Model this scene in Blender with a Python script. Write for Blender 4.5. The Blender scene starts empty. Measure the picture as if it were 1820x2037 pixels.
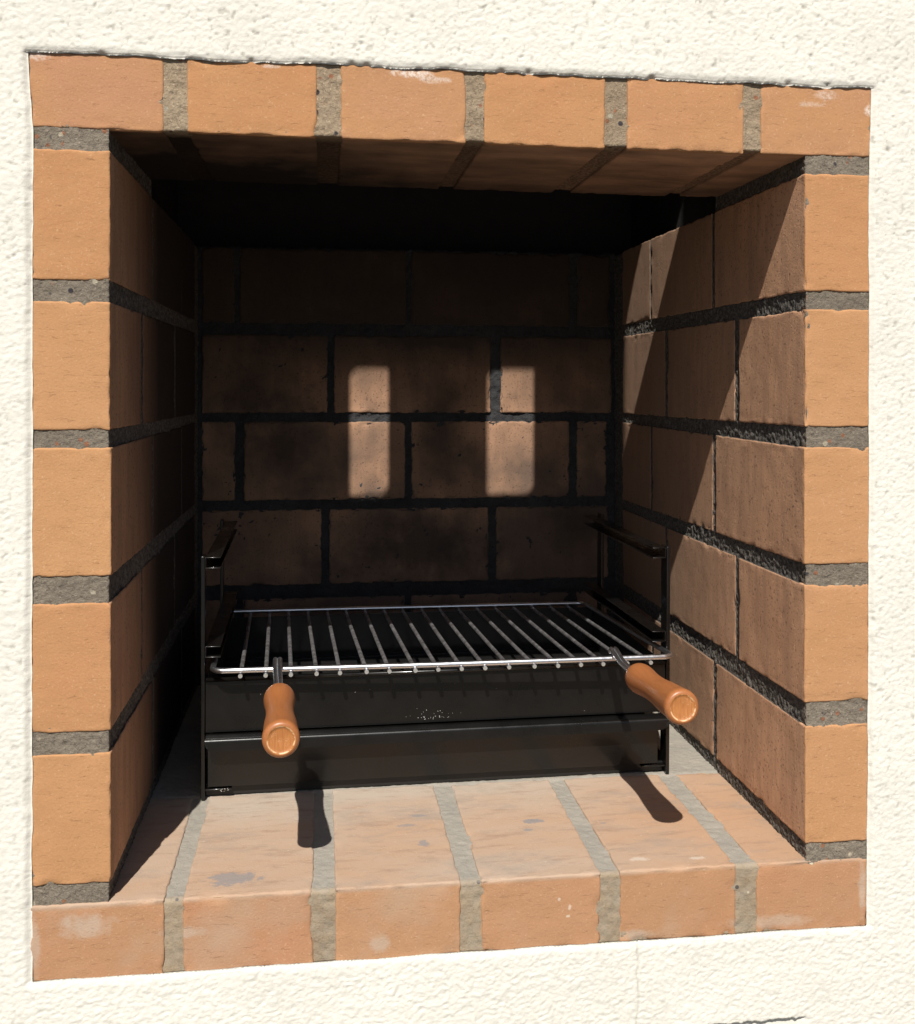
import bpy, math, random
import numpy as np
from mathutils import Vector
S = bpy.context.scene
COL = S.collection
random.seed(7)

# ------------------------------------------------------------------ camera
cd = bpy.data.cameras.new('camera'); cam = bpy.data.objects.new('camera', cd); COL.objects.link(cam)
cam.location = (0.2466, -0.9265, 0.5140)
cam.rotation_euler = (1.5594, -0.0033, -0.1323)
cd.sensor_fit = 'HORIZONTAL'; cd.sensor_width = 36.0
cd.lens = 2070.87 / 1820 * 36.0
cd.shift_x = -0.00376; cd.shift_y = -0.1282
cd.clip_start = 0.02; cd.clip_end = 2000
S.camera = cam
# ------------------------------------------------------------------ sky and sun
SUN = Vector((0.245, 1.0, -1.22)).normalized()
w = bpy.data.worlds.new('World'); S.world = w; w.use_nodes = True
nt = w.node_tree; sk = nt.nodes.new('ShaderNodeTexSky'); sk.sky_type = 'NISHITA'; sk.sun_disc = False
sk.sun_elevation = math.radians(49.8); sk.sun_rotation = math.radians(193.8)
nt.links.new(sk.outputs[0], nt.nodes['Background'].inputs[0])
nt.nodes['Background'].inputs[1].default_value = 0.05
sl = bpy.data.lights.new('sun', 'SUN'); so = bpy.data.objects.new('sun', sl); COL.objects.link(so)
sl.energy = 5.0; sl.angle = math.radians(0.53); sl.color = (1.0, 0.955, 0.88)
so.rotation_euler = SUN.to_track_quat('-Z', 'Y').to_euler(); so.location = (-1, -3, 4)
S.view_settings.view_transform = 'Standard'; S.view_settings.look = 'None'
S.view_settings.exposure = 0.20; S.view_settings.gamma = 1.0
S.view_settings.use_curve_mapping = False

# ------------------------------------------------------------------ numpy noise
def _h(ix, iy, iz, seed):
    n = (ix * 374761393 + iy * 668265263 + iz * 2147483647 + seed * 1274126177) & 0xffffffff
    n = ((n ^ (n >> 13)) * 1274126177) & 0xffffffff
    n = ((n ^ (n >> 16)) * 2246822519) & 0xffffffff
    return ((n ^ (n >> 15)) & 0xffff) / 65535.0
def noise(P, scale, seed=0):
    """value noise 0..1 at points P (n,3), lattice size = scale metres"""
    q = P / scale; f = np.floor(q); t = q - f; i = f.astype(np.int64)
    t = t * t * (3 - 2 * t); r = 0
    for a in (0, 1):
        wa = t[:, 0] if a else 1 - t[:, 0]
        for b in (0, 1):
            wb = t[:, 1] if b else 1 - t[:, 1]
            for c in (0, 1):
                wc = t[:, 2] if c else 1 - t[:, 2]
                r = r + wa * wb * wc * _h(i[:, 0] + a, i[:, 1] + b, i[:, 2] + c, seed)
    return r
def sst(a, b, x):
    t = np.clip((x - a) / (b - a), 0, 1); return t * t * (3 - 2 * t)

# ------------------------------------------------------------------ object helpers
def mesh(name, v, f, mats, parent=None, smooth=False, midx=None, loc=None):
    v = np.asarray(v, dtype=np.float32)
    if loc is None: loc = (0, 0, 0)
    me = bpy.data.meshes.new(name)
    vv = v - np.array(loc, dtype=np.float32)
    if isinstance(f, np.ndarray):
        k = f.shape[1]
        me.vertices.add(len(vv)); me.vertices.foreach_set('co', vv.ravel())
        me.loops.add(f.size); me.loops.foreach_set('vertex_index', f.ravel().astype(np.int32))
        me.polygons.add(len(f)); me.polygons.foreach_set('loop_start', np.arange(0, f.size, k, dtype=np.int32))
        me.polygons.foreach_set('loop_total', np.full(len(f), k, dtype=np.int32))
        me.update(calc_edges=True); me.validate()
    else:
        me.from_pydata([tuple(map(float, p)) for p in vv], [], f); me.update()
    if not isinstance(mats, (list, tuple)): mats = [mats]
    for m in mats: me.materials.append(m)
    if midx is not None: me.polygons.foreach_set('material_index', np.asarray(midx, dtype=np.int32))
    me.polygons.foreach_set('use_smooth', np.full(len(me.polygons), smooth))
    o = bpy.data.objects.new(name, me); COL.objects.link(o)
    o.location = loc
    if parent is not None:
        o.parent = parent; o.location = Vector(loc) - wl(parent)
    return o
def wl(o):
    p = Vector(o.location)
    while o.parent: o = o.parent; p = p + Vector(o.location)
    return p
def thing(name, label, cat, loc=(0, 0, 0), group=None):
    o = bpy.data.objects.new(name, None); COL.objects.link(o); o.location = loc
    o.empty_display_size = .05
    o['label'] = label; o['category'] = cat
    if group: o['group'] = group
    return o
def grid_faces(n, m):
    i, j = np.meshgrid(np.arange(n - 1), np.arange(m - 1), indexing='ij')
    a = (i * m + j).ravel()
    return np.stack([a, a + m, a + m + 1, a + 1], 1)
def boxes(lst):
    """list of (x0,x1,y0,y1,z0,z1) as one vertex/face list"""
    v, f = [], []
    for x0, x1, y0, y1, z0, z1 in lst:
        b = len(v)
        v += [(x0, y0, z0), (x1, y0, z0), (x1, y1, z0), (x0, y1, z0), (x0, y0, z1), (x1, y0, z1), (x1, y1, z1), (x0, y1, z1)]
        f += [[b + i for i in q] for q in ((0, 3, 2, 1), (4, 5, 6, 7), (0, 1, 5, 4), (1, 2, 6, 5), (2, 3, 7, 6), (3, 0, 4, 7))]
    return v, f
def bevel(o, wd, seg=2):
    b = o.modifiers.new('bevel', 'BEVEL'); b.width = wd; b.segments = seg; b.limit_method = 'ANGLE'; b.angle_limit = math.radians(40)
    for p in o.data.polygons: p.use_smooth = True
    o.data.set_sharp_from_angle(angle=math.radians(60)) if hasattr(o.data, 'set_sharp_from_angle') else None
def lathe(prof, origin, axis, seg=40):
    """prof: list of (distance along axis, radius)"""
    ax = Vector(axis).normalized(); u = ax.orthogonal().normalized(); w_ = ax.cross(u); O = Vector(origin)
    v, f = [], []
    for d, r in prof:
        for k in range(seg):
            a = 2 * math.pi * k / seg
            v.append(O + ax * d + (u * math.cos(a) + w_ * math.sin(a)) * max(r, 1e-5))
    for i in range(len(prof) - 1):
        for k in range(seg):
            k2 = (k + 1) % seg
            f.append([i * seg + k, i * seg + k2, (i + 1) * seg + k2, (i + 1) * seg + k])
    return v, f
def tube(pts, r, seg=12, closed=False, caps=True):
    pts = [Vector(p) for p in pts]; n = len(pts); v, f = [], []
    up = Vector((0.13, 0.21, 1)).normalized()
    prev = None
    for i, p in enumerate(pts):
        if closed: t = (pts[(i + 1) % n] - pts[i - 1]).normalized()
        else: t = (pts[min(i + 1, n - 1)] - pts[max(i - 1, 0)]).normalized()
        if prev is None:
            u = t.cross(up).normalized()
        else:
            u = (prev - t * prev.dot(t)).normalized()
        prev = u; ww = t.cross(u)
        rr = r[i] if isinstance(r, (list, tuple)) else r
        for k in range(seg):
            a = 2 * math.pi * k / seg
            v.append(p + (u * math.cos(a) + ww * math.sin(a)) * rr)
    for i in range(n if closed else n - 1):
        i2 = (i + 1) % n
        for k in range(seg):
            k2 = (k + 1) % seg
            f.append([i * seg + k, i * seg + k2, i2 * seg + k2, i2 * seg + k])
    if caps and not closed:
        f.append(list(range(seg))[::-1]); f.append([(n - 1) * seg + k for k in range(seg)])
    return v, f
def join(*vf):
    V, F = [], []
    for v, f in vf:
        b = len(V); V += list(v); F += [[i + b for i in q] for q in f]
    return V, F

# ------------------------------------------------------------------ material helpers
class NT:
    def __init__(s, name):
        s.m = bpy.data.materials.new(name); s.m.use_nodes = True; s.t = s.m.node_tree
        s.b = s.t.nodes['Principled BSDF']; s.geo = None
    def n(s, typ, **kw):
        x = s.t.nodes.new(typ)
        for k, v in kw.items(): setattr(x, k, v)
        return x
    def l(s, a, b): s.t.links.new(a, b)
    def pos(s):
        if s.geo is None: s.geo = s.n('ShaderNodeNewGeometry')
        return s.geo.outputs['Position']
    def obj(s):
        """object coordinates shifted by a random amount per object"""
        if not hasattr(s, '_o'):
            tc = s.n('ShaderNodeTexCoord'); oi = s.n('ShaderNodeObjectInfo'); s.oi = oi
            mm = s.n('ShaderNodeVectorMath', operation='MULTIPLY_ADD')
            cx = s.n('ShaderNodeCombineXYZ')
            for k in range(3): s.l(oi.outputs['Random'], cx.inputs[k])
            s.l(cx.outputs[0], mm.inputs[0]); mm.inputs[1].default_value = (17.3, 31.7, 47.9)
            s.l(tc.outputs['Object'], mm.inputs[2]); s._o = mm.outputs[0]
        return s._o
    def scale(s, vec, sc):
        mp = s.n('ShaderNodeMapping'); s.l(vec, mp.inputs[0]); mp.inputs['Scale'].default_value = sc; return mp.outputs[0]
    def noise(s, vec, scale, detail=4, rough=.6, dist=0):
        x = s.n('ShaderNodeTexNoise'); s.l(vec, x.inputs['Vector'])
        x.inputs['Scale'].default_value = scale; x.inputs['Detail'].default_value = detail
        x.inputs['Roughness'].default_value = rough; x.inputs['Distortion'].default_value = dist
        return x.outputs['Fac']
    def ramp(s, fac, stops, interp='LINEAR'):
        r = s.n('ShaderNodeValToRGB'); s.l(fac, r.inputs[0]); e = r.color_ramp.elements; r.color_ramp.interpolation = interp
        while len(e) < len(stops): e.new(.5)
        for k, (p, c) in enumerate(stops):
            e[k].position = p; e[k].color = (c, c, c, 1) if isinstance(c, (int, float)) else (*c, 1)
        return r.outputs[0]
    def mix(s, fac, a, b, mode='MIX'):
        x = s.n('ShaderNodeMix', data_type='RGBA', blend_type=mode)
        for sock, val in ((x.inputs[0], fac), (x.inputs[6], a), (x.inputs[7], b)):
            if isinstance(val, (int, float)): sock.default_value = val
            elif isinstance(val, tuple): sock.default_value = (*val, 1)
            else: s.l(val, sock)
        return x.outputs[2]
    def math(s, op, a, b=0.0, c=None, clamp=False):
        x = s.n('ShaderNodeMath', operation=op, use_clamp=clamp)
        for k, v in enumerate((a, b) if c is None else (a, b, c)):
            if isinstance(v, (int, float)): x.inputs[k].default_value = v
            else: s.l(v, x.inputs[k])
        return x.outputs[0]
    def mapr(s, v, a, b, c=0.0, d=1.0):
        x = s.n('ShaderNodeMapRange'); s.l(v, x.inputs[0])
        for k, q in enumerate((a, b, c, d)): x.inputs[1 + k].default_value = q
        return x.outputs[0]
    def xyz(s, vec):
        x = s.n('ShaderNodeSeparateXYZ'); s.l(vec, x.inputs[0]); return x.outputs
    def blob(s, cx, cz, rx, rz, ax=(0, 2), soft=.35, seed=60, wob=.5):
        """irregular patch mask at world coordinates (stains and painted shade)"""
        p = s.xyz(s.pos())
        a = s.math('DIVIDE', s.math('SUBTRACT', p[ax[0]], cx), rx); b = s.math('DIVIDE', s.math('SUBTRACT', p[ax[1]], cz), rz)
        d = s.math('SQRT', s.math('ADD', s.math('MULTIPLY', a, a), s.math('MULTIPLY', b, b)))
        nn = s.noise(s.pos(), seed, 5, .7)
        d = s.math('ADD', d, s.math('MULTIPLY', s.math('SUBTRACT', nn, .5), 2 * wob * 2))
        return s.mapr(d, 1.0, 1.0 - soft, 0, 1)
    def bump(s, h, strength, dist=.001, normal=None):
        x = s.n('ShaderNodeBump'); s.l(h, x.inputs['Height']); x.inputs['Strength'].default_value = strength; x.inputs['Distance'].default_value = dist
        if normal is not None: s.l(normal, x.inputs['Normal'])
        return x.outputs[0]
    def out(s, color=None, rough=None, normal=None, **kw):
        if color is not None:
            if isinstance(color, tuple): s.b.inputs['Base Color'].default_value = (*color, 1)
            else: s.l(color, s.b.inputs['Base Color'])
        if rough is not None:
            if isinstance(rough, (int, float)): s.b.inputs['Roughness'].default_value = rough
            else: s.l(rough, s.b.inputs['Roughness'])
        if normal is not None: s.l(normal, s.b.inputs['Normal'])
        for k, v in kw.items(): s.b.inputs[k].default_value = v
        return s.m

# ---- brick: one fired clay body; mode decides which dirt and painted shade lie on it
def brick_mat(name, mode):
    t = NT(name); o = t.obj(); rnd = t.oi.outputs['Random']
    P = t.xyz(t.pos())
    if mode == 'top': a, b, c = (.515, .310, .170), (.43, .238, .130), (.47, .252, .142)
    else: a, b, c = (.530, .286, .134), (.480, .250, .117), (.500, .262, .126)
    sh = t.math('FRACT', t.math('MULTIPLY', rnd, 7.31))
    col = t.mix(t.mapr(rnd, 0, 1), a, c)
    col = t.mix(t.mapr(t.oi.outputs['Object Index'], 0, 10), col, (.455, .232, .130))
    col = t.mix(t.mapr(sh, .25, 1, 0, .8), col, tuple(q * k for q, k in zip(b, (.97, .88, .84))))
    col = t.mix(t.mapr(t.noise(o, 14, 3), .35, .7), col, b)
    col = t.mix(t.mapr(t.noise(t.scale(o, (1, 1, 5)), 22, 4, .6), .45, .75, 0, .35), col, (.39, .205, .095))
    # fine sand speckle of the clay
    col = t.mix(t.mapr(t.noise(o, 520, 3, .7), .50, .74, 0, .36), col, (.33, .18, .09))
    col = t.mix(t.mapr(t.noise(o, 430, 3, .65), .60, .74, 0, .55), col, (.62, .42, .26))
    # small drag marks and pits
    scr = t.mapr(t.noise(t.scale(o, (1, 1, 4.5)), 80, 5, .78, .3), .60, .70)
    col = t.mix(t.math('MULTIPLY', scr, t.mapr(t.noise(o, 31, 3), .42, .66, 0, .5)), col, (.33, .16, .08))
    fire = None
    if mode in ('side', 'back', 'top', 'under'):
        # smoke film on the faces turned to the fire, with interior shade painted in
        lo = t.noise(o, 9, 5, .65); med = t.noise(t.scale(o, (1, 1, .18)), 60, 4, .65)
        soot_shade = t.mix(t.mapr(lo, .38, .62), (.600, .335, .198), (.680, .390, .235))
        soot_shade = t.mix(t.mapr(med, .42, .62, 0, .55), soot_shade, (.420, .245, .155))
        soot_shade = t.mix(t.mapr(t.noise(o, 330, 2, .5), .60, .72, 0, .7), soot_shade, (.10, .07, .055))
        ver = t.noise(t.scale(o, (5, 5, .6)), 75, 3, .6)
        soot_shade = t.mix(t.mapr(ver, .70, .76, 0, .75), soot_shade, (.52, .36, .23))
        if mode == 'side':
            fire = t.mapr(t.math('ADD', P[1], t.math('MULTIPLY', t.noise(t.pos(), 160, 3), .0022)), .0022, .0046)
            soot_shade = t.mix(t.mapr(P[1], .06, .46, 0, .75), soot_shade, (.26, .175, .125))  # smoke plus painted interior shade, darker with depth
            lft = t.mapr(P[0], .3, .2, 0, 1)   # left jamb's shade painted near-black from about a brick in
            soot_shade = t.mix(t.math('MULTIPLY', lft, t.mapr(P[1], .05, .27, .15, .96)), soot_shade, (.034, .028, .025))
        elif mode == 'back':
            fire = 1.0
            soot_shade = t.mix(t.mapr(t.noise(t.pos(), 5.5, 4, .6), .36, .60, .30, .88), soot_shade, (.105, .078, .064))
            soot_shade = t.mix(t.mapr(P[2], .46, .60, 0, .9), soot_shade, (.045, .034, .029))
            soot_shade = t.mix(t.math('MULTIPLY', t.blob(.40, .26, .17, .065, (0, 2), .8, 12, .5), .8), soot_shade, (.050, .040, .036))
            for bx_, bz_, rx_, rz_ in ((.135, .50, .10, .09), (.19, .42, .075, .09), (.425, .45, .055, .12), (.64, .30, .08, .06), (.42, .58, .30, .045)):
                soot_shade = t.mix(t.math('MULTIPLY', t.blob(bx_, bz_, rx_, rz_, (0, 2), .8, 14, .4), .72), soot_shade, (.048, .038, .034))  # uneven soot deepened into painted shade around the sun patches
        elif mode == 'under':
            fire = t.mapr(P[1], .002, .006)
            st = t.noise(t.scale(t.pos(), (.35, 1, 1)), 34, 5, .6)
            soot_shade = t.mix(t.mapr(st, .35, .65), (.62, .37, .23), (.34, .21, .135))
            d = t.math('ADD', t.mapr(P[1], .0, .22, 0, .5), t.mapr(P[0], .62, .10, 0, .75))  # darker inward and leftward: soot plus painted lack of bounce light
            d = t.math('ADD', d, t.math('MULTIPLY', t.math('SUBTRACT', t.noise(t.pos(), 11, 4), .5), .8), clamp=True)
            soot_shade = t.mix(d, soot_shade, (.022, .018, .016))
        if mode == 'top':
            # hearth: mortar haze, grey wipes and spots
            fz = t.mapr(P[2], .0590, .0628)
            haze = t.mapr(t.noise(t.scale(t.pos(), (.5, 1.3, 1)), 9, 5, .65), .30, .68, .25, .85)
            back = t.mapr(t.math('ADD', P[1], t.math('MULTIPLY', t.noise(t.pos(), 40, 4), .05)), .15, .235, 0, .5)
            hz = t.math('ADD', t.math('MULTIPLY', haze, .85), back, clamp=True)
            lx = t.mapr(P[0], .45, .68, 1, .35)
            topc = t.mix(t.math('MULTIPLY', hz, lx), (.45, .265, .155), (.445, .365, .295))
            topc = t.mix(t.mapr(t.noise(t.scale(t.pos(), (.3, 1.4, 1)), 60, 6, .78), .52, .70, 0, .6), topc, (.27, .175, .125))
            topc = t.mix(t.mapr(t.noise(t.scale(t.pos(), (.45, 1, 1)), 26, 6, .75), .52, .72, 0, .6), topc, (.27, .235, .205))
            topc = t.mix(t.mapr(t.noise(t.pos(), 300, 2), .66, .74, 0, .5), topc, (.52, .43, .34))
            for (cx, cy, rx, ry, s_) in ((.168, .030, .026, .015, .75), (.463, .118, .012, .006, .85), (.452, .098, .005, .004, .7), (.333, .123, .013, .003, .6), (.345, .08, .006, .008, .7),
                                         (.345, .145, .010, .003, .6), (.532, .105, .004, .003, .5)):
                topc = t.mix(t.math('MULTIPLY', t.blob(cx, cy, rx, ry, (0, 1), .3, 130, .55), s_), topc, (.235, .225, .228))
            for (cx, cy, rx, ry) in ((.545, .022, .011, .004), (.60, .018, .009, .004)):
                topc = t.mix(t.math('MULTIPLY', t.blob(cx, cy, rx, ry, (0, 1), .4, 150, .5), .5), topc, (.62, .55, .48))
            col = t.mix(t.mapr(t.noise(t.pos(), 10, 5, .6), .50, .72, 0, .55), col, (.44, .325, .235))
            for (cx, cz, rx, rz, s_) in ((.045, .045, .030, .012, .6), (.13, .033, .022, .006, .5), (.30, .012, .012, .010, .5), (.003, .03, .007, .03, .5), (.535, .004, .02, .006, .6), (.66, .008, .05, .008, .45), (.757, .03, .005, .03, .6)):
                col = t.mix(t.math('MULTIPLY', t.blob(cx, cz, rx, rz, (0, 2), .6, 60, .5), s_), col, (.50, .41, .33))
            for (cx, cz, rx, rz) in ((.462, .042, .0016, .0018), (.472, .034, .0016, .003), (.4705, .026, .0022, .0015)):
                col = t.mix(t.math('MULTIPLY', t.blob(cx, cz, rx, rz, (0, 2), .3, 260, .5), .6), col, (.66, .56, .46))
            col = t.mix(fz, col, topc)
            fire = None
        if mode in ('side', 'back'):
            nx = t.xyz(t.geo.outputs['True Normal'])
            k = t.math('ABSOLUTE', nx[0 if mode == 'side' else 1])
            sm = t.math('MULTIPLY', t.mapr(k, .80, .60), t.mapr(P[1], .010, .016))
            soot_shade = t.mix(sm, soot_shade, (.085, .072, .062))
        if fire is not None: col = t.mix(fire, col, soot_shade)
    if mode == 'under':
        for (cx, cz, rx, rz, s_) in ((.325, .789, .022, .0045, .8), (.345, .784, .018, .004, .5), (.715, .785, .012, .006, .45), (.700, .776, .016, .003, .35), (.007, .79, .012, .004, .55), (.2, .790, .01, .002, .6), (.7575, .772, .005, .006, .8)):
            col = t.mix(t.math('MULTIPLY', t.blob(cx, cz, rx, rz, (0, 2), .5, 90, .5), t.math('MULTIPLY', t.mapr(t.noise(t.pos(), 300, 4, .7), .35, .6), s_)), col, (.76, .70, .64))
    h = t.math('ADD', t.math('MULTIPLY', t.noise(o, 480, 4, .7), .75), t.math('MULTIPLY', scr, -.6))
    h = t.math('ADD', h, t.math('MULTIPLY', t.noise(o, 60, 3, .5), .35))
    if mode in ('side', 'back'):
        pit = t.mapr(t.noise(t.scale(o, (1.6, 1.6, .55)), 190, 3, .6), .62, .72)
        h = t.math('ADD', h, t.math('MULTIPLY', t.math('MULTIPLY', pit, -2.0), fire if mode == 'side' else 1.0))
        h = t.math('ADD', h, t.math('MULTIPLY', t.math('MULTIPLY', t.mapr(ver, .70, .76), 1.2), fire if mode == 'side' else 1.0))
    return t.out(col, .92, t.bump(h, .55, .0009), **{'Specular IOR Level': .2})
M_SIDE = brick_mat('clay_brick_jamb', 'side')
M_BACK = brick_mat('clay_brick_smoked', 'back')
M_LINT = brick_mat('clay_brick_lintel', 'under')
M_SILL = brick_mat('clay_brick_hearth', 'top')

def mortar_mat(name, c1, c2, soot=None, grains=True, frontlim=None, h=1.0):
    t = NT(name); p = t.pos(); P = t.xyz(p)
    col = t.mix(t.mapr(t.noise(p, 30, 5, .6), .35, .65), c1, c2)
    col = t.mix(t.mapr(t.noise(p, 380, 4, .7), .52, .72, 0, .85), col, tuple(x * .35 for x in c1))
    col = t.mix(t.mapr(t.noise(p, 520, 3, .6), .60, .72, 0, .6), col, tuple(min(1, x * 2.0) for x in c2))
    col = t.mix(t.mapr(t.noise(t.scale(p, (.2, .2, 1)), 9, 2), .40, .60, 0, .45), col, tuple(x * .6 for x in c1))
    if grains:
        vo = t.n('ShaderNodeTexVoronoi'); t.l(p, vo.inputs['Vector']); vo.inputs['Scale'].default_value = 120
        g = t.mapr(vo.outputs['Distance'], .34, .24)
        pick = t.xyz(vo.outputs['Color'])
        dark = t.math('MULTIPLY', g, t.mapr(pick[0], .90, .92)); red = t.math('MULTIPLY', g, t.mapr(pick[1], .90, .92)); lt = t.math('MULTIPLY', g, t.mapr(pick[2], .93, .95))
        col = t.mix(dark, col, (.055, .05, .055)); col = t.mix(red, col, (.30, .14, .08)); col = t.mix(lt, col, (.42, .37, .28))
    if soot is not None:
        # inner faces: smoke-blackened
        y0, y1 = frontlim
        f = t.mapr(t.math('ADD', P[1], t.math('MULTIPLY', t.noise(p, 120, 3), .006)), y0, y1)
        sc = t.mix(t.mapr(t.noise(p, 260, 4, .7), .40, .68), soot, tuple(min(1, x * 2.6 + .01) for x in soot))
        if name == 'sandy_mortar': sc = t.mix(t.mapr(t.math('ADD', P[0], t.math('MULTIPLY', t.noise(p, 14, 3), .2)), .70, .25), sc, (.030, .022, .018))  # left joints darkened too, matching the shade painted on the lintel bricks
        col = t.mix(f, col, sc)
    hh = t.math('ADD', t.noise(p, 420, 5, .75), t.math('MULTIPLY', t.noise(p, 130, 4, .6), 1.4))
    return t.out(col, .95, t.bump(hh, .9, .0016 * h), **{'Specular IOR Level': .15})
M_MOR_SIDE = mortar_mat('grey_mortar', (.225, .190, .150), (.285, .240, .188), soot=(.085, .077, .068), frontlim=(.004, .016), h=1.2)
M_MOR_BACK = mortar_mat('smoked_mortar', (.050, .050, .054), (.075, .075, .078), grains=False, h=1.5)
M_MOR_TAN = mortar_mat('sandy_mortar', (.320, .242, .165), (.385, .300, .208), soot=(.18, .118, .078), frontlim=(.004, .03))
def hearth_mortar():
    t = NT('hearth_mortar'); p = t.pos(); P = t.xyz(p)
    tan = t.mix(t.mapr(t.noise(p, 30, 5, .6), .35, .65), (.300, .225, .148), (.365, .280, .186))
    tan = t.mix(t.mapr(t.noise(p, 380, 4, .7), .52, .72, 0, .7), tan, (.16, .125, .08))
    vo = t.n('ShaderNodeTexVoronoi'); t.l(p, vo.inputs['Vector']); vo.inputs['Scale'].default_value = 90
    g = t.mapr(vo.outputs['Distance'], .20, .15); pk = t.xyz(vo.outputs['Color'])
    tan = t.mix(t.math('MULTIPLY', g, t.mapr(pk[0], .84, .86)), tan, (.05, .04, .045))
    tan = t.mix(t.math('MULTIPLY', g, t.mapr(pk[1], .86, .88)), tan, (.55, .48, .36))
    grey = t.mix(t.mapr(t.noise(p, 24, 5, .65), .35, .65), (.35, .32, .272), (.30, .278, .242))
    grey = t.mix(t.mapr(t.noise(p, 300, 3, .6), .6, .72, 0, .5), grey, (.20, .18, .16))
    grey = t.mix(t.mapr(t.noise(t.scale(p, (.5, 1, 1)), 70, 5, .7), .62, .70, 0, .5), grey, (.22, .20, .19))
    col = t.mix(t.mapr(t.math('ADD', P[1], t.math('MULTIPLY', t.noise(p, 90, 4), .01)), .004, .014), tan, grey)
    hh = t.math('ADD', t.noise(p, 420, 5, .7), t.noise(p, 110, 4, .6))
    return t.out(col, .93, t.bump(hh, .7, .0012), **{'Specular IOR Level': .15})
M_MOR_HEARTH = hearth_mortar()

def stucco_mat():
    t = NT('cream_render'); p = t.pos(); P = t.xyz(p)
    at = t.n('ShaderNodeAttribute'); at.attribute_name = 'dirt'
    col = t.mix(t.mapr(t.noise(p, 7, 4), .35, .7), (.765, .742, .672), (.745, .717, .648))
    col = t.mix(t.mapr(t.noise(p, 90, 4, .6), .5, .75, 0, .25), col, (.70, .66, .58))
    col = t.mix(at.outputs['Fac'], col, (.30, .28, .235))
    hh = t.math('ADD', t.noise(p, 700, 4, .65), t.math('MULTIPLY', t.noise(p, 260, 4, .6), 1.5))
    return t.out(col, .9, t.bump(hh, .40, .0005), **{'Specular IOR Level': .2})
M_STUCCO = stucco_mat()
def stucco_far():
    t = NT('cream_render_rough'); p = t.pos()
    col = t.mix(t.mapr(t.noise(p, 7, 4), .35, .7), (.765, .742, .672), (.745, .717, .648))
    q = t.scale(p, (1, 1, 1.6))
    h = t.math('ADD', t.noise(q, 190, 4, .6, .4), t.math('MULTIPLY', t.mapr(t.noise(q, 240, 2), .66, .78), -.6))
    return t.out(col, .9, t.bump(h, .8, .003), **{'Specular IOR Level': .2})
M_STUCCO_FAR = stucco_far()
def smooth_plaster():
    t = NT('smooth_plaster'); p = t.pos()
    col = t.mix(t.mapr(t.noise(p, 20, 4), .35, .7), (.70, .67, .61), (.62, .60, .56))
    return t.out(col, .85, t.bump(t.noise(p, 120, 5, .6), .5, .001))
M_PLASTER = smooth_plaster()
def soot_mat():
    t = NT('black_soot'); p = t.pos()
    return t.out(t.mix(t.noise(p, 40, 4), (.030, .028, .029), (.055, .050, .048)), .95, t.bump(t.noise(p, 200, 4), .5, .001), **{'Specular IOR Level': .1})
M_SOOT = soot_mat()
def black_paint(name='black_painted_steel', base=.0035, r=.31):
    t = NT(name); p = t.pos()
    col = t.mix(t.mapr(t.noise(p, 18, 5, .6), .35, .7), (base, base * .95, base * .88), (base * 1.6, base * 1.42, base * 1.25))
    # dust that has settled on the paint
    col = t.mix(t.mapr(t.noise(p, 900, 2), .72, .80, 0, .15), col, (.06, .055, .05))
    rg = t.mapr(t.noise(p, 35, 4), .3, .7, r - .08, r + .10)
    return t.out(col, rg, t.bump(t.noise(p, 1100, 3, .6), .25, .0002), **{'Specular IOR Level': .35, 'Coat Weight': .45, 'Coat Roughness': .13})
M_BLACK = black_paint()
M_TRAYIN = black_paint('charcoal_black_steel', .006, .6)
def chrome_mat():
    t = NT('chromed_wire'); p = t.pos()
    rg = t.mapr(t.noise(p, 220, 4, .7), .3, .75, .26, .40)
    return t.out((.78, .80, .84), rg, t.bump(t.noise(p, 120, 2), .10, .0003), Metallic=1.0)
M_CHROME = chrome_mat()
def dull_wire():
    t = NT('dulled_wire'); p = t.pos()
    col = t.mix(t.mapr(t.noise(p, 90, 4), .35, .7), (.60, .60, .62), (.26, .245, .24))
    return t.out(col, t.mapr(t.noise(p, 160, 4), .3, .7, .36, .58), t.bump(t.noise(p, 200, 2), .12, .0003), Metallic=.92)
M_DULL = dull_wire()
def wire_end_mat():
    t = NT('cut_wire_end'); p = t.pos()
    return t.out(t.mix(t.noise(p, 500, 2), (.62, .61, .57), (.45, .45, .43)), .5, t.bump(t.noise(p, 900, 3), .6, .0005), Metallic=.7)
M_WIREEND = wire_end_mat()
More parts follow.
